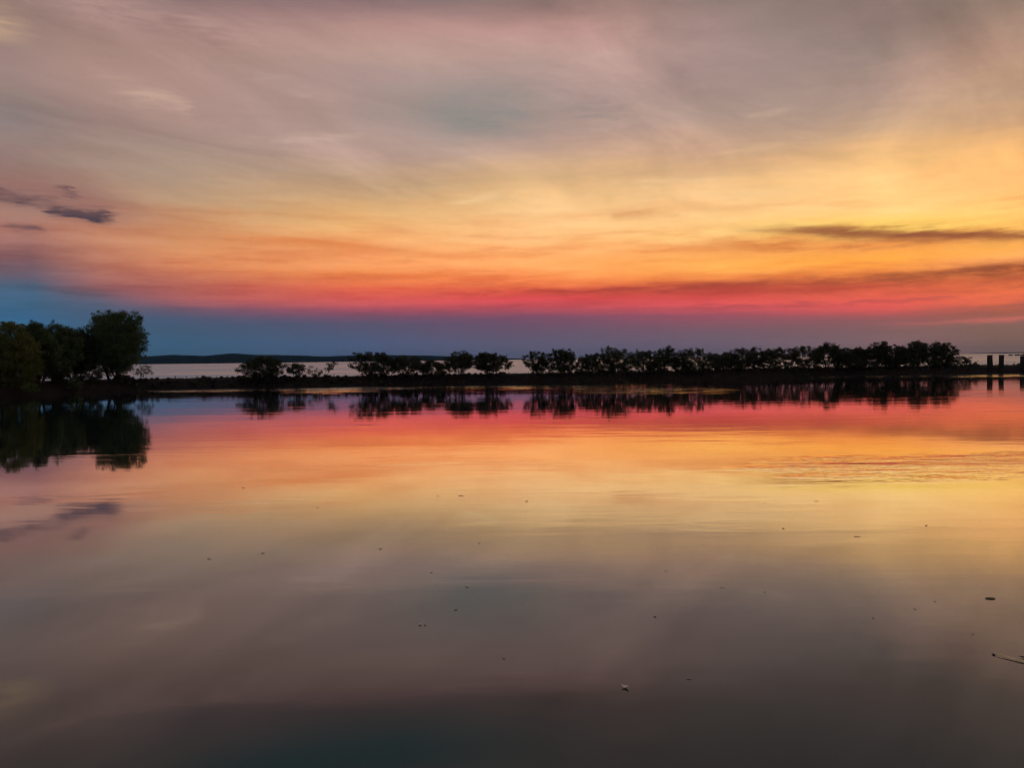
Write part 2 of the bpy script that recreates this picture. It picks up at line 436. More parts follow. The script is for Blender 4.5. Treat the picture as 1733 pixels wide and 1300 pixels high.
def sea_mat():
    m, k, out = mat('sea_water')
    g = k.new('ShaderNodeNewGeometry')
    sep = k.new('ShaderNodeSeparateXYZ'); k.l.new(g.outputs['Position'], sep.inputs[0])
    x, y, _ = sep.outputs
    h = k.math('MULTIPLY', k.noise(k.vec(k.math('MULTIPLY', x, 0.4), y, 0.0), 0.35, 5, 0.6), 0.35)
    h2 = k.math('MULTIPLY', k.noise(k.vec(k.math('MULTIPLY', x, 0.4), y, 0.0), 0.06, 3, 0.6), 1.0)
    b = k.new('ShaderNodeBump'); b.inputs['Strength'].default_value = 1.0; b.inputs['Distance'].default_value = 1.0
    k.put(b.inputs['Height'], k.math('ADD', h, h2))
    wind = k.noise(k.vec(k.math('MULTIPLY', x, 0.05), k.math('MULTIPLY', y, 0.35), 0.0), 0.05, 7, 0.78)
    water_shader(k, out, b.outputs[0], 0.26, (0.40, 0.60, 0.78), k.smooth(wind, 0.38, 0.62, 0.12, 0.72))
    return m


M_POND = pond_mat()
M_SEA = sea_mat()

# ------------------------------------------------------------------ shoreline and embankment
SHORE = [(-70, 8), (-54, 28), (-46, 47), (-41.6, 57), (-39.8, 62), (-39.4, 65), (-38.6, 70.5), (-36.0, 74.2), (-27.7, 77.3), (-15.7, 77.2),
         (-0.4, 78.2), (7.9, 77.4), (10.9, 78.3), (12.6, 82.0), (15.5, 83.6), (29.3, 90.0), (39.1, 94.6), (53.1, 95.4), (64.3, 97.1), (90, 100), (130, 104)]


def catmull(pts, step):
    pts = [np.array(p, float) for p in pts]
    out = []
    for i in range(len(pts) - 1):
        p0 = pts[max(i - 1, 0)]; p1 = pts[i]; p2 = pts[i + 1]; p3 = pts[min(i + 2, len(pts) - 1)]
        n = max(2, int(np.linalg.norm(p2 - p1) / step))
        for j in range(n):
            t = j / n
            q = 0.5 * ((2 * p1) + (-p0 + p2) * t + (2 * p0 - 5 * p1 + 4 * p2 - p3) * t * t + (-p0 + 3 * p1 - 3 * p2 + p3) * t ** 3)
            out.append(q)
    out.append(pts[-1])
    return np.array(out)


path = catmull(SHORE, 0.45)
tang = np.gradient(path, axis=0)
ker = np.ones(13) / 13
tang = np.stack([np.convolve(np.pad(tang[:, i], 6, mode='edge'), ker, 'valid') for i in range(2)], 1)
tang /= np.linalg.norm(tang, axis=1, keepdims=True)
norm = np.stack([-tang[:, 1], tang[:, 0]], 1)          # away from the pond
rs = np.random.RandomState(5)


def shore_y(xq):
    """shore distance and local normal at a given world x (right of the corner)"""
    sel = np.where(path[:, 1] > 60)[0]
    i = sel[np.argmin(np.abs(path[sel, 0] - xq))]
    return path[i], norm[i], i


def fbm1(n, seed, scales=((40, 1), (14, .6), (5, .4), (2, .25))):
    r = np.random.RandomState(seed); out = np.zeros(n)
    for s, a in scales:
        kx = np.arange(0, n + 2 * s, s); out += a * np.interp(np.arange(n), kx, r.uniform(-1, 1, len(kx)))
    return out


def build_embankment():
    n = len(path)
    prof = [(-0.7, -0.5), (-0.15, -0.12), (0.08, 0.10), (0.35, 0.30), (0.7, 0.55), (1.05, 0.8), (1.45, 0.98), (2.1, 1.06), (3.0, 1.04), (3.8, 0.85), (4.6, 0.45), (6.2, -0.6)]
    wide = np.interp(path[:, 0], [-40, -37, -30], [3.2, 2.4, 1.0])
    wob = fbm1(n, 3) * 0.16; lift = fbm1(n, 8) * 0.035
    V = []
    for j, (o, z) in enumerate(prof):
        ow = o + wob * (1 if j < 6 else 0.6)
        if j >= 8: ow = ow + (wide - 1) * 3.0
        jit = rs.uniform(-0.05, 0.05, n)
        zz = z + (lift + rs.uniform(-0.05, 0.05, n)) * (1 if 2 < j < 10 else 0.15)
        p = path + norm * (ow + jit)[:, None]
        V.append(np.column_stack([p, zz]))
    V = np.stack(V, 1)                                  # n, m, 3
    m = len(prof)
    idx = np.arange(n * m).reshape(n, m)
    F = np.stack([idx[:-1, :-1], idx[1:, :-1], idx[1:, 1:], idx[:-1, 1:]], -1).reshape(-1, 4)
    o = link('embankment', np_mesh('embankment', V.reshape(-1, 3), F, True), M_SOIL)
    tag(o, kind='structure', label='dark earth and stone bund between the pond and the sea')
    return o


bund = build_embankment()

# pond sheet: near edge to just under the bund
off = path + norm * 0.5
pond_v = [(p[0], p[1], 0.0) for p in off] + [(130, 1.0, 0), (-75, 1.0, 0)]
me = bpy.data.meshes.new('pond'); me.from_pydata(pond_v, [], [list(range(len(pond_v)))]); me.update()
pond = link('pond', me, M_POND); tag(pond, kind='structure', label='still pond mirroring the sunset sky')
if me.polygons[0].normal.z < 0: me.flip_normals()

FAR = 7000
me = bpy.data.meshes.new('sea')
me.from_pydata([(-FAR, 40, -0.22), (FAR, 40, -0.22), (FAR, FAR, -0.22), (-FAR, FAR, -0.22)], [], [(0, 1, 2, 3)]); me.update()
sea = link('sea', me, M_SEA); tag(sea, kind='structure', label='silvery open sea beyond the bund')

# the shore the photographer stands on
gx = np.linspace(-140, 140, 141); prof = [(4.3, -0.5), (3.6, 0.0), (2.9, 0.55), (2.3, 0.9), (0.5, 1.0), (-8, 1.02), (-40, 1.1)]
V = np.stack([np.column_stack([gx, yy + rs.uniform(-.12, .12, len(gx)), zz + rs.uniform(-.03, .03, len(gx))]) for yy, zz in prof], 1)
idx = np.arange(V.shape[0] * V.shape[1]).reshape(V.shape[:2])
F = np.stack([idx[:-1, :-1], idx[:-1, 1:], idx[1:, 1:], idx[1:, :-1]], -1).reshape(-1, 4)
gr = link('near_ground', np_mesh('near_ground', V.reshape(-1, 3), F, True), M_SOIL); tag(gr, kind='structure', label='bare earth bank on the near side of the pond')


# ------------------------------------------------------------------ stones on the bund
def stone_mesh(seed):
    r = random.Random(seed)
    bm = bmesh.new(); bmesh.ops.create_icosphere(bm, subdivisions=1, radius=1.0)
    bmesh.ops.bevel(bm, geom=list(bm.verts), offset=0.22, segments=1, affect='VERTICES')
    for v in bm.verts:
        v.co *= r.uniform(0.8, 1.12); v.co.z *= 0.7; v.co.x *= 1.15
    bm.normal_update()
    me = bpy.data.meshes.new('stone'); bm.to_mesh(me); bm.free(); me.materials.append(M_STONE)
    return me


stone_meshes = [stone_mesh(s) for s in range(6)]
rnd = random.Random(11)
crest = [i for i in range(len(path)) if -37 < path[i, 0] < 4 and path[i, 1] > 72]
for n_ in range(300):
    if n_ < 200: i = rnd.choice(crest)
    else: i = rnd.choice([j for j in range(0, len(path), 3) if path[j, 0] > 4 and path[j, 0] < 68])
    t = rnd.random()
    o_ = rnd.uniform(1.2, 2.3) if t < 0.62 else rnd.uniform(0.0, 1.2)
    z_ = float(np.interp(o_, [0, .35, .7, 1.05, 1.45, 2.1, 3], [.02, .3, .55, .8, .98, 1.05, 1.04]))
    s = rnd.uniform(0.13, 0.27)
    st = link('stone', stone_meshes[n_ % 6], None, bund)
    st.location = (path[i, 0] + norm[i, 0] * o_ + rnd.uniform(-.2, .2), path[i, 1] + norm[i, 1] * o_, z_ + s * 0.2)
    st.rotation_euler = (rnd.uniform(-.4, .4), rnd.uniform(-.4, .4), rnd.uniform(0, 6.28))
    st.scale = (s * rnd.uniform(.8, 1.4), s, s * rnd.uniform(.7, 1.1))


# ------------------------------------------------------------------ trees
def tubes(branches, sides=6):
    """branches: list of (points (k,3), radii (k,)) -> verts, quad faces"""
    VV, FF = [], []; base = 0
    ang = np.linspace(0, 2 * np.pi, sides, endpoint=False)
    for pts, rad in branches:
        pts = np.asarray(pts, float); kk = len(pts)
        tg = np.gradient(pts, axis=0); tg /= (np.linalg.norm(tg, axis=1, keepdims=True) + 1e-9)
        ref = np.where(np.abs(tg[:, 2:3]) > 0.9, np.array([[1., 0, 0]]), np.array([[0, 0, 1.]]))
        a = np.cross(tg, ref); a /= (np.linalg.norm(a, axis=1, keepdims=True) + 1e-9)
        b = np.cross(tg, a)
        ring = pts[:, None, :] + np.asarray(rad)[:, None, None] * (np.cos(ang)[None, :, None] * a[:, None, :] + np.sin(ang)[None, :, None] * b[:, None, :])
        VV.append(ring.reshape(-1, 3))
        idx = base + np.arange(kk * sides).reshape(kk, sides)
        nx = np.roll(idx, -1, axis=1)
        FF.append(np.stack([idx[:-1], nx[:-1], nx[1:], idx[1:]], -1).reshape(-1, 4))
        base += kk * sides
    return np.concatenate(VV), np.concatenate(FF)


def leaves(centres, radii, per, size, r, droop=0.0):
    """diamond leaves scattered round clump centres"""
    n = len(centres) * per
    c = np.repeat(centres, per, 0); rad = np.repeat(radii, per, 0)
    d = r.normal(size=(n, 3)); d /= np.linalg.norm(d, axis=1, keepdims=True)
    p = c + d * (r.uniform(0, 1, (n, 1)) ** 0.55) * rad * np.array([1, 1, 0.72])
    a = r.normal(size=(n, 3)); a[:, 2] = a[:, 2] * 0.7 - droop; a /= np.linalg.norm(a, axis=1, keepdims=True)
    nr = r.normal(size=(n, 3)); nr[:, 2] += 0.7
    b = np.cross(nr, a); b /= (np.linalg.norm(b, axis=1, keepdims=True) + 1e-9)
    L = size * r.uniform(0.7, 1.35, (n, 1)); W = L * r.uniform(0.36, 0.5, (n, 1))
    up = np.cross(a, b) * L * 0.12
    v = np.stack([p - a * L * 0.5, p + b * W * 0.5 + up, p + a * L * 0.5, p - b * W * 0.5 + up], 1).reshape(-1, 3)
    f = np.arange(n * 4).reshape(n, 4)
    return v, f


def make_tree(name, label, loc, height, width, seed, leaf, lo=0.28, stems=4, clumps=60, per=70, size=0.13, clump_r=0.34,
              lean=(0, 0), group=None, cat='tree', depth=None, trunk_r=None, shape=1.0):
    """multi-stemmed mangrove: stems fan out of the base, limbs end in leaf clumps inside an uneven dome"""
    r = np.random.RandomState(seed)
    root = empty(name, loc)
    tag(root, label, cat, group)
    depth = depth or width * 0.8
    zc = height * (lo + 1) / 2; hz = height * (1 - lo) / 2
    cx, cy = lean
    # uneven outline: a few random bulges
    bd = r.normal(size=(9, 3)); bd /= np.linalg.norm(bd, axis=1, keepdims=True); ba = r.uniform(-0.45, 0.36, 9)
    ends = []
    tries = 0
    while len(ends) < clumps and tries < clumps * 60:
        tries += 1
        d = r.normal(size=3); d /= np.linalg.norm(d)
        rad = r.uniform(0.12, 1) ** 0.45
        k_ = 1 + float(np.sum(ba * np.clip(bd @ d, 0, 1) ** 3))
        tz = d[2] * rad * k_
        sq = 1.0 if tz > 0 else shape                     # narrower or wider skirt
        e = np.array([cx * (zc + tz * hz) / height + d[0] * rad * k_ * width * 0.47 * sq, cy + d[1] * rad * k_ * depth * 0.47 * sq, zc + tz * hz])
        if e[2] < height * lo * 0.7 or e[2] > height * 0.985: continue
        if ends and min(np.linalg.norm((e - q) * (1, 1, 1.2)) for q in ends) < clump_r * 0.55: continue
        ends.append(e)
    ends = np.array(ends)
    # stems
    tr = trunk_r or 0.035 + height * 0.016
    br = []; nodes = []
    for s in range(stems):
        a = 2 * np.pi * (s + r.uniform(-.3, .3)) / stems
        sp = r.uniform(0.25, 0.6) if stems > 1 else 0.1
        top = np.array([cx * 0.7 + math.cos(a) * width * 0.5 * sp, math.sin(a) * depth * 0.5 * sp + cy * 0.7, height * r.uniform(0.62, 0.86)])
        b0 = np.array([math.cos(a) * tr * 1.6, math.sin(a) * tr * 1.6, -0.25])
        t = np.linspace(0, 1, 9)[:, None]
        mid = (b0 + top) / 2 + np.array([math.cos(a) * width * .06, math.sin(a) * width * .06, -height * 0.04]) + r.normal(size=3) * width * 0.03
        pts = (1 - t) ** 2 * b0 + 2 * t * (1 - t) * mid + t * t * top
        pts[1:] += r.normal(size=(8, 3)) * height * 0.008
        rad = tr * (1 - 0.78 * t[:, 0]) * (0.75 if stems > 2 else 1.0)
        rad[0] *= 1.35
        br.append((pts, rad))
        for q in range(2, 9): nodes.append((pts[q], rad[q]))
    npos = np.array([q[0] for q in nodes]); nrad = np.array([q[1] for q in nodes])
    mids = []
    for e in ends[np.argsort(np.linalg.norm(ends[:, :2], axis=1))]:
        dist = np.linalg.norm(npos - e, axis=1) + np.maximum(0, npos[:, 2] - e[2] + 0.15 * height) * 2.5
        j = int(np.argmin(dist)); s0 = npos[j]; r0 = min(nrad[j] * 0.55, 0.05)
        t = np.linspace(0, 1, 5)[:, None]
        mid = (s0 + e) / 2 + np.array([0, 0, -0.06 * np.linalg.norm(e - s0)]) + r.normal(size=3) * 0.08
        pts = (1 - t) ** 2 * s0 + 2 * t * (1 - t) * mid + t * t * e
        rad = np.maximum(r0 * (1 - 0.75 * t[:, 0]), 0.007)
        br.append((pts, rad))
        if len(nodes) < 400:
            npos = np.vstack([npos, pts[2:4]]); nrad = np.append(nrad, rad[2:4])
    tv, tf = tubes(br, 5)
    link('trunk', np_mesh('trunk', tv, tf, True), M_BARK, root)
    rr = np.column_stack([r.uniform(0.65, 1.3, len(ends)) * clump_r] * 3)
    lv, lf = leaves(ends, rr, per, size, r)
    # a few sprigs poking out of the outline
    n_s = max(6, clumps // 4)
    pick = r.choice(len(ends), n_s)
    outw = ends[pick] - np.array([cx * 0.5, cy, zc * 0.8]); outw /= np.linalg.norm(outw, axis=1, keepdims=True)
    sc_ = ends[pick] + outw * clump_r * r.uniform(0.45, 0.95, (n_s, 1)) + r.normal(size=(n_s, 3)) * 0.05
    sv, sf = leaves(sc_, np.column_stack([np.full(n_s, clump_r * 0.45)] * 3), max(8, per // 5), size, r)
    link('crown', np_mesh('crown', np.vstack([lv, sv]), np.vstack([lf, sf + len(lv)]), False), leaf, root)
    return root



# left clump on the corner of the bund: (x, y, height, width, leaf, lo, clumps, per, label)
LEFT = [
    ('mangrove_tree', (-41.4, 63.0, 0.5), 5.6, 6.2, 21, M_LEAF_OLIVE, dict(lo=0.03, clumps=330, per=150, clump_r=0.5, stems=5), 'broad olive green mangrove hanging low over the water in the corner clump'),
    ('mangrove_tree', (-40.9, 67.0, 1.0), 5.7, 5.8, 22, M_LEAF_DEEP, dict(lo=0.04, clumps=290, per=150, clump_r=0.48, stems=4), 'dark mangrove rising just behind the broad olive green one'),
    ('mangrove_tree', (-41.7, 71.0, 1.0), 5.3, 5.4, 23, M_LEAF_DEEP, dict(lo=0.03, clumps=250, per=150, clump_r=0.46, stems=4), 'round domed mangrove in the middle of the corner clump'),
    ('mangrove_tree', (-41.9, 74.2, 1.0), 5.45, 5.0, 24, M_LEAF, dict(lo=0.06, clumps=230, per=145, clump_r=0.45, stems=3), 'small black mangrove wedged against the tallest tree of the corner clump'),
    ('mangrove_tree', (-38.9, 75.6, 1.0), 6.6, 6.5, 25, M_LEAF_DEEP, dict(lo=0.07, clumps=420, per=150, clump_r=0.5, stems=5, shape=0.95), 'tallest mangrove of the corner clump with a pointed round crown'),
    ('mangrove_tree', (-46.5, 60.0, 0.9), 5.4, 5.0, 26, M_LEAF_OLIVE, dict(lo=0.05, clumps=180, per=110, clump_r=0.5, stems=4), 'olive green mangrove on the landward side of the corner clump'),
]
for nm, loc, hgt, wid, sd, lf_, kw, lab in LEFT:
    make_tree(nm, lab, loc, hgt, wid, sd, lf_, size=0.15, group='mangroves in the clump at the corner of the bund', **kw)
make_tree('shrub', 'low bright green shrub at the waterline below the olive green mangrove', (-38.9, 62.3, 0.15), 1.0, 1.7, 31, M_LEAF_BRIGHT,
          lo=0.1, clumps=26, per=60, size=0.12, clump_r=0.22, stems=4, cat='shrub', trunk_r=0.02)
make_tree('shrub', 'small dull green shrub at the waterline under the round domed mangrove', (-38.8, 68.6, 0.15), 1.0, 1.5, 32, M_LEAF_DEEP,
          lo=0.1, clumps=22, per=60, size=0.12, clump_r=0.22, stems=4, cat='shrub', trunk_r=0.02)
make_tree('shrub', 'thin lacy shrub drooping at the foot of the tallest corner mangrove', (-36.3, 76.2, 0.75), 1.75, 1.9, 33, M_LEAF,
          lo=0.25, clumps=24, per=32, size=0.12, clump_r=0.24, stems=3, cat='shrub', trunk_r=0.02)
make_tree('shrub', 'squat dark shrub between the tallest corner mangrove and the water', (-37.3, 74.9, 0.4), 1.1, 2.2, 34, M_LEAF,
          lo=0.1, clumps=26, per=60, size=0.12, clump_r=0.24, stems=3, cat='shrub', trunk_r=0.02)

for i, (x_, y_, h_, w_, what) in enumerate([(-40.6, 65.2, 1.5, 2.6, 'olive green mangrove and the dark one behind it'), (-39.7, 68.6, 1.4, 2.6, 'dark mangrove and the round domed one'),
                                     (-39.6, 72.6, 1.3, 2.4, 'round domed mangrove and the small black one'), (-37.8, 75.4, 0.9, 1.8, 'small black mangrove and the tallest one')]):
    make_tree('undergrowth_shrub', 'dark shrub filling the gap between the ' + what, (x_, y_, 0.7), h_, w_, 35 + i, M_LEAF,
              lo=0.03, clumps=40, per=70, size=0.13, clump_r=0.28, stems=4, cat='shrub', group='undergrowth of the corner clump', trunk_r=0.02)

# bushes standing alone on the stony stretch
make_tree('mangrove_bush', 'wide rounded dark bush alone on the stony bund', (-25.4, 79.0, 0.8), 2.5, 4.9, 41, M_LEAF, lo=0.03, clumps=190, per=85, clump_r=0.34, stems=5, cat='bush')
make_tree('mangrove_bush', 'lower lacy bush touching the wide rounded one', (-22.0, 79.0, 0.85), 1.75, 2.8, 42, M_LEAF, lo=0.06, clumps=55, per=55, clump_r=0.27, stems=4, cat='bush')
make_tree('mangrove_bush', 'knee-high sparse scrub between the lacy bush and the leaning sapling', (-19.9, 79.0, 0.9), 0.85, 1.7, 43, M_LEAF, lo=0.1, clumps=14, per=26, clump_r=0.2, stems=4, cat='bush')
make_tree('mangrove_sapling', 'thin sapling leaning over with a tuft of leaves at its tip', (-19.3, 78.9, 0.95), 1.75, 1.15, 44, M_LEAF, lo=0.5, clumps=14, per=42, clump_r=0.24, stems=2, cat='sapling', lean=(1.25, 0), trunk_r=0.035)

# the short row, then the long row on the bund: (x, y, height, width)
ROW_GAP = [(-13.8, 79.0, 2.57, 3.62), (-10.6, 79.2, 2.23, 3.33), (-7.8, 79.4, 1.65, 2.67), (-5.2, 79.6, 2.47, 2.55), (-2.3, 79.8, 2.62, 3.9)]
ROW_LONG = [(2.7, 79.6, 2.68, 2.55), (5.5, 79.3, 2.76, 3.45), (8.3, 79.2, 2.49, 2.36), (10.8, 80.0, 2.71, 2.87), (14.2, 84.6, 2.74, 2.97), (16.6, 85.8, 3.12, 2.36), (18.7, 86.8, 2.38, 1.59), (21.0, 87.8, 2.77, 3.42), (23.6, 89.1, 2.28, 1.77), (25.2, 89.8, 2.4, 2.33), (27.0, 90.6, 3.08, 2.15), (29.1, 91.6, 2.66, 2.52), (32.0, 93.0, 2.78, 2.84), (35.5, 94.6, 2.77, 2.89), (39.2, 96.3, 3.41, 3.46), (41.5, 96.4, 2.87, 2.8), (43.6, 96.6, 3.14, 2.43), (45.6, 96.7, 2.98, 1.92), (47.6, 96.8, 3.17, 3.25), (50.9, 97.0, 3.36, 3.85), (53.9, 97.2, 3.25, 3.71)]
GAP_LABELS = ['wide mangrove that begins the short row beside the leaning sapling', 'second mangrove of the short row counted from the leaning sapling',
              'lowest mangrove, the middle one of the short row', 'slim upright mangrove, fourth of the short row from the leaning sapling',
              'ragged wide mangrove that ends the short row at the open gap']
for i, (x_, y_, h_, w_) in enumerate(ROW_GAP):
    make_tree('mangrove_tree', GAP_LABELS[i], (x_, y_, 0.95), h_, w_ * (1.12 if i == 4 else 1.4), 60 + i, M_LEAF, lo=0.02 + 0.06 * (i % 2), shape=1.08, clumps=int(34 + 34 * w_ * h_ / 2), per=72, clump_r=0.30,
              stems=4 + i % 3, group='mangroves in the short row on the bund')
ORD = ['', 'second', 'third', 'fourth', 'fifth', 'sixth', 'seventh', 'eighth', 'ninth', 'tenth', 'eleventh', 'twelfth', 'thirteenth', 'fourteenth',
       'fifteenth', 'sixteenth', 'seventeenth', 'eighteenth', 'nineteenth', 'twentieth']
NL = len(ROW_LONG)
rr_ = random.Random(4)
for i, (x_, y_, h_, w_) in enumerate(ROW_LONG):
    look = 'tall' if h_ > 3.05 else ('low' if h_ < 2.45 else ('wide' if w_ > 3.1 else 'mid-sized'))
    q = NL - 1 - i
    if q == 0: lab = 'tall dense mangrove that ends the long row beside the concrete posts'
    elif i == 0: lab = 'open-stemmed mangrove that begins the long row at the open gap'
    else: lab = f'{look} mangrove, {ORD[q]} tree of the long row counted from the concrete posts'
    dense = 1.0 + 0.35 * (i > 13)
    make_tree('mangrove_tree', lab, (x_, y_ + rr_.uniform(-.4, .4), 0.95), h_ * rr_.uniform(0.88, 1.08), w_ * (1.12 if i > 18 else rr_.uniform(1.25, 1.6)), 80 + i, M_LEAF, lo=rr_.choice([0.0, 0.02, 0.06, 0.12]), shape=rr_.uniform(0.9, 1.15),
              clumps=int((34 + 32 * w_ * h_ / 2) * dense * rr_.uniform(0.75, 1.1)), lean=(rr_.uniform(-0.5, 0.5), 0), per=70, clump_r=0.30, stems=rr_.choice([3, 4, 5, 6]), group='mangroves in the long row on the bund')
make_tree('mangrove_bush', 'small round bush at the foot of the long row beside the concrete posts', (57.1, 97.7, 0.9), 1.3, 2.4, 120, M_LEAF, lo=0.05, clumps=30, per=60, clump_r=0.26, stems=4, cat='bush')
make_tree('mangrove_bush', 'knee-high tuft between the small round bush and the concrete posts', (58.4, 97.7, 0.95), 0.6, 0.9, 121, M_LEAF, lo=0.05, clumps=9, per=40, clump_r=0.18, stems=3, cat='bush')
# undergrowth under the denser part of the long row
UNDER = [(4.2, 79.2), (6.9, 79.2), (9.6, 79.4), (15.6, 84.8), (19.9, 86.9), (26.0, 89.6), (33.6, 93.0), (37.4, 94.8), (40.4, 95.6), (42.6, 95.9), (44.8, 96.0), (46.8, 96.2), (49.4, 96.3), (52.6, 96.5), (55.2, 96.9), (12.4, 82.6), (22.4, 88.0), (30.6, 91.6)]
for i, (x_, y_) in enumerate(UNDER):
    q = sum(1 for t_ in ROW_LONG if t_[0] > x_)
    make_tree('undergrowth_shrub', f'low dark shrub between trees {q} and {q + 1} of the long row from the posts', (x_, y_, 0.85), 1.15, 2.4, 140 + i, M_LEAF, lo=0.05, clumps=26, per=56,
              clump_r=0.26, stems=4, cat='shrub', group='undergrowth shrubs beneath the long row', trunk_r=0.02)


def grass():
    r = np.random.RandomState(3)
    sel = np.where((path[:, 1] > 56) & (path[:, 0] < 75))[0]
    n = 5200
    dens = np.clip(fbm1(len(path), 21) * 0.7 + 0.5, 0.05, 1)[sel]; i = r.choice(sel, n, p=dens / dens.sum())
    o_ = r.choice([0, 1], n, p=[.45, .55]) * r.uniform(1.3, 3.0, n); o_ = np.where(o_ == 0, r.uniform(0.05, 1.3, n), o_)
    z = np.interp(o_, [0, .35, .7, 1.05, 1.45, 2.1, 3], [.03, .26, .5, .76, .94, 1.02, 1.0])
    p = np.column_stack([path[i] + norm[i] * o_[:, None] + r.normal(size=(n, 2)) * 0.12, z])
    h_ = r.uniform(0.10, 0.34, n)[:, None]; d = r.normal(size=(n, 3)) * [0.3, 0.3, 0]; d[:, 2] = 1
    side = np.cross(d, r.normal(size=(n, 3))); side /= np.linalg.norm(side, axis=1, keepdims=True)
    w_ = 0.014
    bend = r.normal(size=(n, 3)) * [0.35, 0.35, 0]
    v = np.stack([p - side * w_, p + side * w_, p + d * h_ * 0.6 + side * w_ * 0.6, p + (d + bend) * h_], 1).reshape(-1, 3)
    o = link('grass', np_mesh('grass', v, np.arange(n * 4).reshape(n, 4)), M_LEAF)
    tag(o, 'thin dark grass growing along the bund', 'grass', kind='stuff')


grass()

# ------------------------------------------------------------------ concrete posts at the end of the bund
def post(loc, w, top, rz, label):
    root = empty('concrete_post', loc, rz); root.rotation_euler = (0.02 * math.sin(loc[0] * 7), 0.035 * math.sin(loc[0] * 3), rz); tag(root, label, 'post', 'concrete posts standing at the edge of the bund')
    def block(nm, sx, sy, z0, z1, bev, taper=1.0):
        bm = bmesh.new(); bmesh.ops.create_cube(bm, size=1)
        for v in bm.verts:
            t_ = taper if v.co.z > 0 else 1.0
            v.co.x *= sx * t_; v.co.y *= sy * t_; v.co.z = z0 if v.co.z < 0 else z1
        bmesh.ops.subdivide_edges(bm, edges=list(bm.edges), cuts=2, use_grid_fill=True)
        for v in bm.verts: v.co += Vector((rnd.uniform(-1, 1), rnd.uniform(-1, 1), rnd.uniform(-1, 1))) * bev * 0.9
        bmesh.ops.bevel(bm, geom=[e for e in bm.edges if e.calc_face_angle(0) > 0.7], offset=bev, segments=1, affect='EDGES')
        m_ = bpy.data.meshes.new(nm); bm.to_mesh(m_); bm.free()
        return link(nm, m_, M_CONC, root)
    block('footing', w * 1.5, w * 1.5, -0.5, 0.32, 0.03)
    block('shaft', w, w, 0.32, top - 0.1, 0.02, 0.97)
    block('cap', w * 1.06, w * 1.06, top - 0.098, top, 0.015)


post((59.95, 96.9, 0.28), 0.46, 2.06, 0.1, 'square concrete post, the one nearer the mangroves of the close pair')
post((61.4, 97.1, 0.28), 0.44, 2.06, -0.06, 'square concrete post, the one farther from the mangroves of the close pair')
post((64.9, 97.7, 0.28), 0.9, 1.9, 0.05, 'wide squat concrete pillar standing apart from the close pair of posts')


# ------------------------------------------------------------------ far land
def ridge(name, prof, y0, depth, seed, label):
    r = np.random.RandomState(seed)
    xs = np.arange(prof[0][0], prof[-1][0], 3.5)
    top = np.interp(xs, [p[0] for p in prof], [p[1] for p in prof])
    n = len(xs)
    bump = fbm1(n, seed, ((30, 1.0), (9, 1.0), (4, .8), (2, .6)))
    rows = []
    for t_, zf in ((0, -0.02), (0.02, 0.30), (0.12, 0.62), (0.35, 0.9), (0.55, 1.0), (0.8, 0.8), (1.0, -0.02)):
        z = np.clip(top, 0.3, None) * zf + (bump * 0.35 + r.uniform(-.5, .5, n)) * np.clip(top * 0.05, 0.1, 0.8) * (1 if zf > 0.1 else 0)
        rows.append(np.column_stack([xs, np.full(n, y0 + depth * t_) + r.uniform(-8, 8, n), z]))
    V = np.stack(rows, 1); idx = np.arange(V.shape[0] * V.shape[1]).reshape(V.shape[:2])
    F = np.stack([idx[:-1, :-1], idx[1:, :-1], idx[1:, 1:], idx[:-1, 1:]], -1).reshape(-1, 4)
    o = link(name, np_mesh(name, V.reshape(-1, 3), F, True), M_HILL); tag(o, kind='structure', label=label)
    return o


HILL = [(-1321.5, 25.7), (-1222.3, 26.4), (-1142.8, 30.4), (-1033.8, 25.1), (-944.3, 33.0), (-865.0, 27.0), (-785.7, 25.1), (-706.3, 22.1), (-627.0, 18.2), (-527.7, 20.9), (-448.3, 22.0), (-329.3, 18.5), (-210.2, 14.1), (-130.9, 10.2), (-31.7, 5.0), (47.7, 2.6)]
HILL2 = [(2354.1, 0.5), (2482.4, 2.8), (2610.6, 3.8), (2780.6, 5.6), (2995.5, 6.2)]
ridge('far_hills', HILL, 2450, 300, 2, 'low wooded hills on the far side of the sea')
ridge('far_coast', HILL2, 4000, 300, 6, 'faint strip of far coast on the horizon')


def breakwater():
    r = np.random.RandomState(9)
    bm = bmesh.new()
    for i in range(46):
        x_ = 476 + i * 3.2; y_ = 742 + r.uniform(-3, 3)
        res = bmesh.ops.create_icosphere(bm, subdivisions=1, radius=1.0)
        s = r.uniform(1.3, 2.4) * (0.5 + 0.5 * min(1, i / 8))
        for v in res['verts']:
            v.co = Vector((v.co.x * s * 1.9 + x_, v.co.y * s * 1.6 + y_, v.co.z * s * 0.85 + (3.2 if i in (6, 9, 10) else 0.3)))
    m_ = bpy.data.meshes.new('breakwater'); bm.to_mesh(m_); bm.free()
    o = link('breakwater', m_, M_STONE); tag(o, 'low dark rock breakwater far out on the sea behind the wide pillar', 'breakwater')


breakwater()


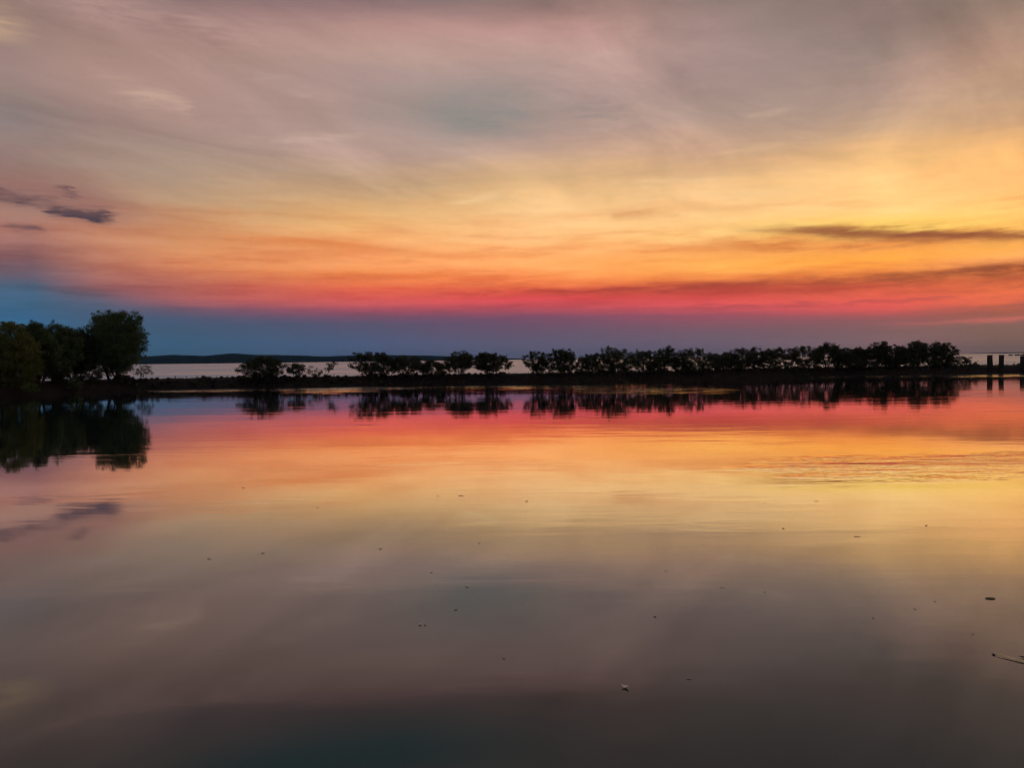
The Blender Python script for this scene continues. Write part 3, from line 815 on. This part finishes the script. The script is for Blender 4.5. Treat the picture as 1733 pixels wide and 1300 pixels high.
# ------------------------------------------------------------------ things afloat on the pond
def leaf_mesh(name, L, W, curl, fold, mat_, thick=0.0025):
    nx = 7
    vs, fs = [], []
    for i in range(nx):
        t_ = i / (nx - 1); w_ = W * math.sin(math.pi * min(1, t_ * 0.96 + 0.02)) ** 0.75 + 0.0015
        x_ = (t_ - 0.5) * L; z_ = curl * (2 * t_ - 1) ** 2
        for s_, zz in ((-1, fold), (0, 0), (1, fold)):
            vs.append((x_, s_ * w_ / 2, z_ + zz * (w_ / W)))
    for i in range(nx - 1):
        for j in range(2):
            a = i * 3 + j; fs.append((a, a + 3, a + 4, a + 1))
    n0 = len(vs); vs += [(a, b, c + thick) for a, b, c in vs]
    fs = [tuple(reversed(f)) for f in fs] + [tuple(q + n0 for q in f) for f in fs]
    for i in range(nx - 1):
        for j in (0, 2):
            a = i * 3 + j; fs.append((a, a + 3, a + 3 + n0, a + n0) if j else (a + 3, a, a + n0, a + 3 + n0))
    m_ = bpy.data.meshes.new(name); m_.from_pydata(vs, [], fs); m_.update(); m_.materials.append(mat_)
    return m_


def twig_mesh(name, L, rad, mat_, seed):
    r = np.random.RandomState(seed)
    t_ = np.linspace(0, 1, 7)
    pts = np.column_stack([(t_ - 0.5) * L, np.sin(t_ * 3) * L * 0.05, 0.004 + np.abs(t_ - .45) * L * 0.03])
    side = np.column_stack([np.linspace(0, L * 0.25, 4), np.linspace(0, L * 0.2, 4), np.linspace(0.004, 0.008, 4)])
    v, f = tubes([(pts, rad * (1 - .6 * t_)), (side, rad * 0.6 * np.array([1, .8, .6, .3]))], 5)
    m_ = np_mesh(name, v, f, True); m_.materials.append(mat_)
    return m_


LEAF_MESHES = [leaf_mesh('floating_leaf', 0.055, 0.024, 0.003, 0.002, M_DEADLEAF), leaf_mesh('floating_leaf', 0.042, 0.028, 0.004, 0.002, M_DEADLEAF),
               leaf_mesh('floating_leaf', 0.066, 0.018, 0.003, 0.003, M_DEADLEAF)]
TWIG_MESHES = [twig_mesh('floating_twig', 0.12, 0.005, M_DEADLEAF, 1), twig_mesh('floating_twig', 0.09, 0.004, M_DEADLEAF, 2)]
FLOAT = [(-5.58, 15.92), (-3.47, 13.63), (-3.41, 10.42), (-4.03, 10.14), (-4.45, 7.42), (-1.73, 6.89), (-1.01, 9.36), (-0.54, 8.73), (-0.61, 7.94), (-0.88, 7.49), (-0.1, 6.62), (-2.59, 10.57), (-1.84, 10.57), (-0.49, 10.84), (-0.15, 9.9), (-0.99, 14.64), (-1.44, 14.67), (0.3, 15.49), (0.24, 14.01), (0.2, 13.03), (1.01, 13.9), (1.01, 13.45), (1.78, 16.76), (0.63, 10.55), (2.6, 10.58), (1.84, 9.31), (1.61, 9.02), (2.33, 8.59), (2.25, 8.44), (2.75, 8.42), (1.4, 7.65), (5.39, 13.67), (4.43, 13.56), (4.05, 11.54), (6.24, 11.62), (4.9, 10.96), (3.98, 8.37), (4.4, 8.02), (4.07, 7.79), (3.78, 7.71), (3.53, 7.54), (4.23, 7.07), (2.82, 6.93), (1.4, 6.14), (-1.46, 5.64)]
rl = random.Random(77)
for i, (x_, y_) in enumerate(FLOAT):
    far_ = min(1.5, max(0.75, y_ / 9.0))
    if i % 4 == 3:
        o = link('floating_twig', TWIG_MESHES[(i // 4) % 2], None, None, (x_, y_, 0.0))
        tag(o, 'tiny dark twig afloat on the mirror-calm pond', 'twig', 'twigs afloat on the pond')
    else:
        o = link('floating_leaf', LEAF_MESHES[i % 3], None, None, (x_, y_, 0.0008))
        tag(o, 'tiny curled dark leaf afloat on the mirror-calm pond', 'leaf', 'dead leaves afloat on the pond')
    o.rotation_euler = (rl.uniform(-.06, .06), rl.uniform(-.06, .06), rl.uniform(-0.9, 0.9))
    s_ = 0.66 * far_ * rl.uniform(0.45, 1.1) ** 1.5; o.scale = (s_, s_, s_)
o = link('floating_leaf', leaf_mesh('floating_leaf', 0.11, 0.055, 0.003, 0.003, M_DEADLEAF), None, None, (5.03, 8.1, 0.0008))
tag(o, 'large flat black leaf afloat, the biggest on the pond', 'leaf')
o = link('floating_leaf', leaf_mesh('floating_leaf', 0.062, 0.034, 0.020, 0.010, M_PALE), None, None, (0.861, 6.0, 0.0008)); o.rotation_euler = (0.1, 0, -0.5)
tag(o, 'pale bleached scrap of leaf afloat on the dark water', 'leaf')
o = link('floating_leaf', leaf_mesh('floating_leaf', 0.035, 0.016, 0.008, 0.006, M_PALE), None, None, (-0.93, 7.5, 0.0008)); o.rotation_euler = (0.1, 0, 0.4)
tag(o, 'pale leaf chip touching a dark one on the grey-blue water', 'leaf')


def reed():
    root = empty('floating_reed', (4.114, 6.578, 0.0)); d = Vector((0.15, -0.173, 0)).normalized()
    root.rotation_euler = (0, 0, math.atan2(d.y, d.x))
    tag(root, 'pale yellow reed blade with a dark tip floating beside a black leaf', 'reed')
    blade = leaf_mesh('blade', 0.62, 0.040, 0.004, 0.004, M_REED, 0.003)
    o = link('blade', blade, None, root, (0.318, 0.0, 0.006)); o.rotation_euler = (R(9), 0, 0)
    tp = np.column_stack([np.linspace(-0.012, 0.016, 5), np.zeros(5), np.array([.008, .006, .005, .004, .004])])
    v, f = tubes([(tp, np.array([.001, .005, .0065, .0055, .003]))], 8)
    link('tip', np_mesh('tip', v, f, True), M_DEADLEAF, root)
    rib = np.column_stack([np.linspace(0.02, 0.6, 9), np.zeros(9), 0.0098 + 0.004 * (np.linspace(-0.97, 0.97, 9)) ** 2])
    v, f = tubes([(rib, np.linspace(0.0012, 0.0032, 9))], 6)
    link('midrib', np_mesh('midrib', v, f, True), M_REED, root)


reed()
o = link('floating_leaf', leaf_mesh('floating_leaf', 0.16, 0.04, 0.01, 0.006, M_DEADLEAF), None, None, (4.36, 6.47, 0.0008)); o.rotation_euler = (0, 0, -0.55)
tag(o, 'narrow black leaf afloat alongside the pale reed blade', 'leaf')


# ------------------------------------------------------------------ air between here and the far hills
def haze():
    bm = bmesh.new(); bmesh.ops.create_cube(bm, size=1)
    for v in bm.verts:
        v.co = Vector((v.co.x * 2 * 7400, v.co.y * 7600 + 3600, 60.0 if v.co.z > 0 else -2.0))
    m_ = bpy.data.meshes.new('haze'); bm.to_mesh(m_); bm.free()
    m, k, out = mat('evening_haze')
    pv = k.new('ShaderNodeVolumePrincipled')
    pv.inputs['Color'].default_value = (0.22, 0.52, 1.0, 1); pv.inputs['Density'].default_value = 0.00005
    pv.inputs['Anisotropy'].default_value = 0.0
    k.l.new(pv.outputs[0], out.inputs['Volume'])
    o = link('haze', m_, m); tag(o, kind='stuff', label='thin blue evening haze over the water')


haze()
SC.cycles.volume_bounces = 0
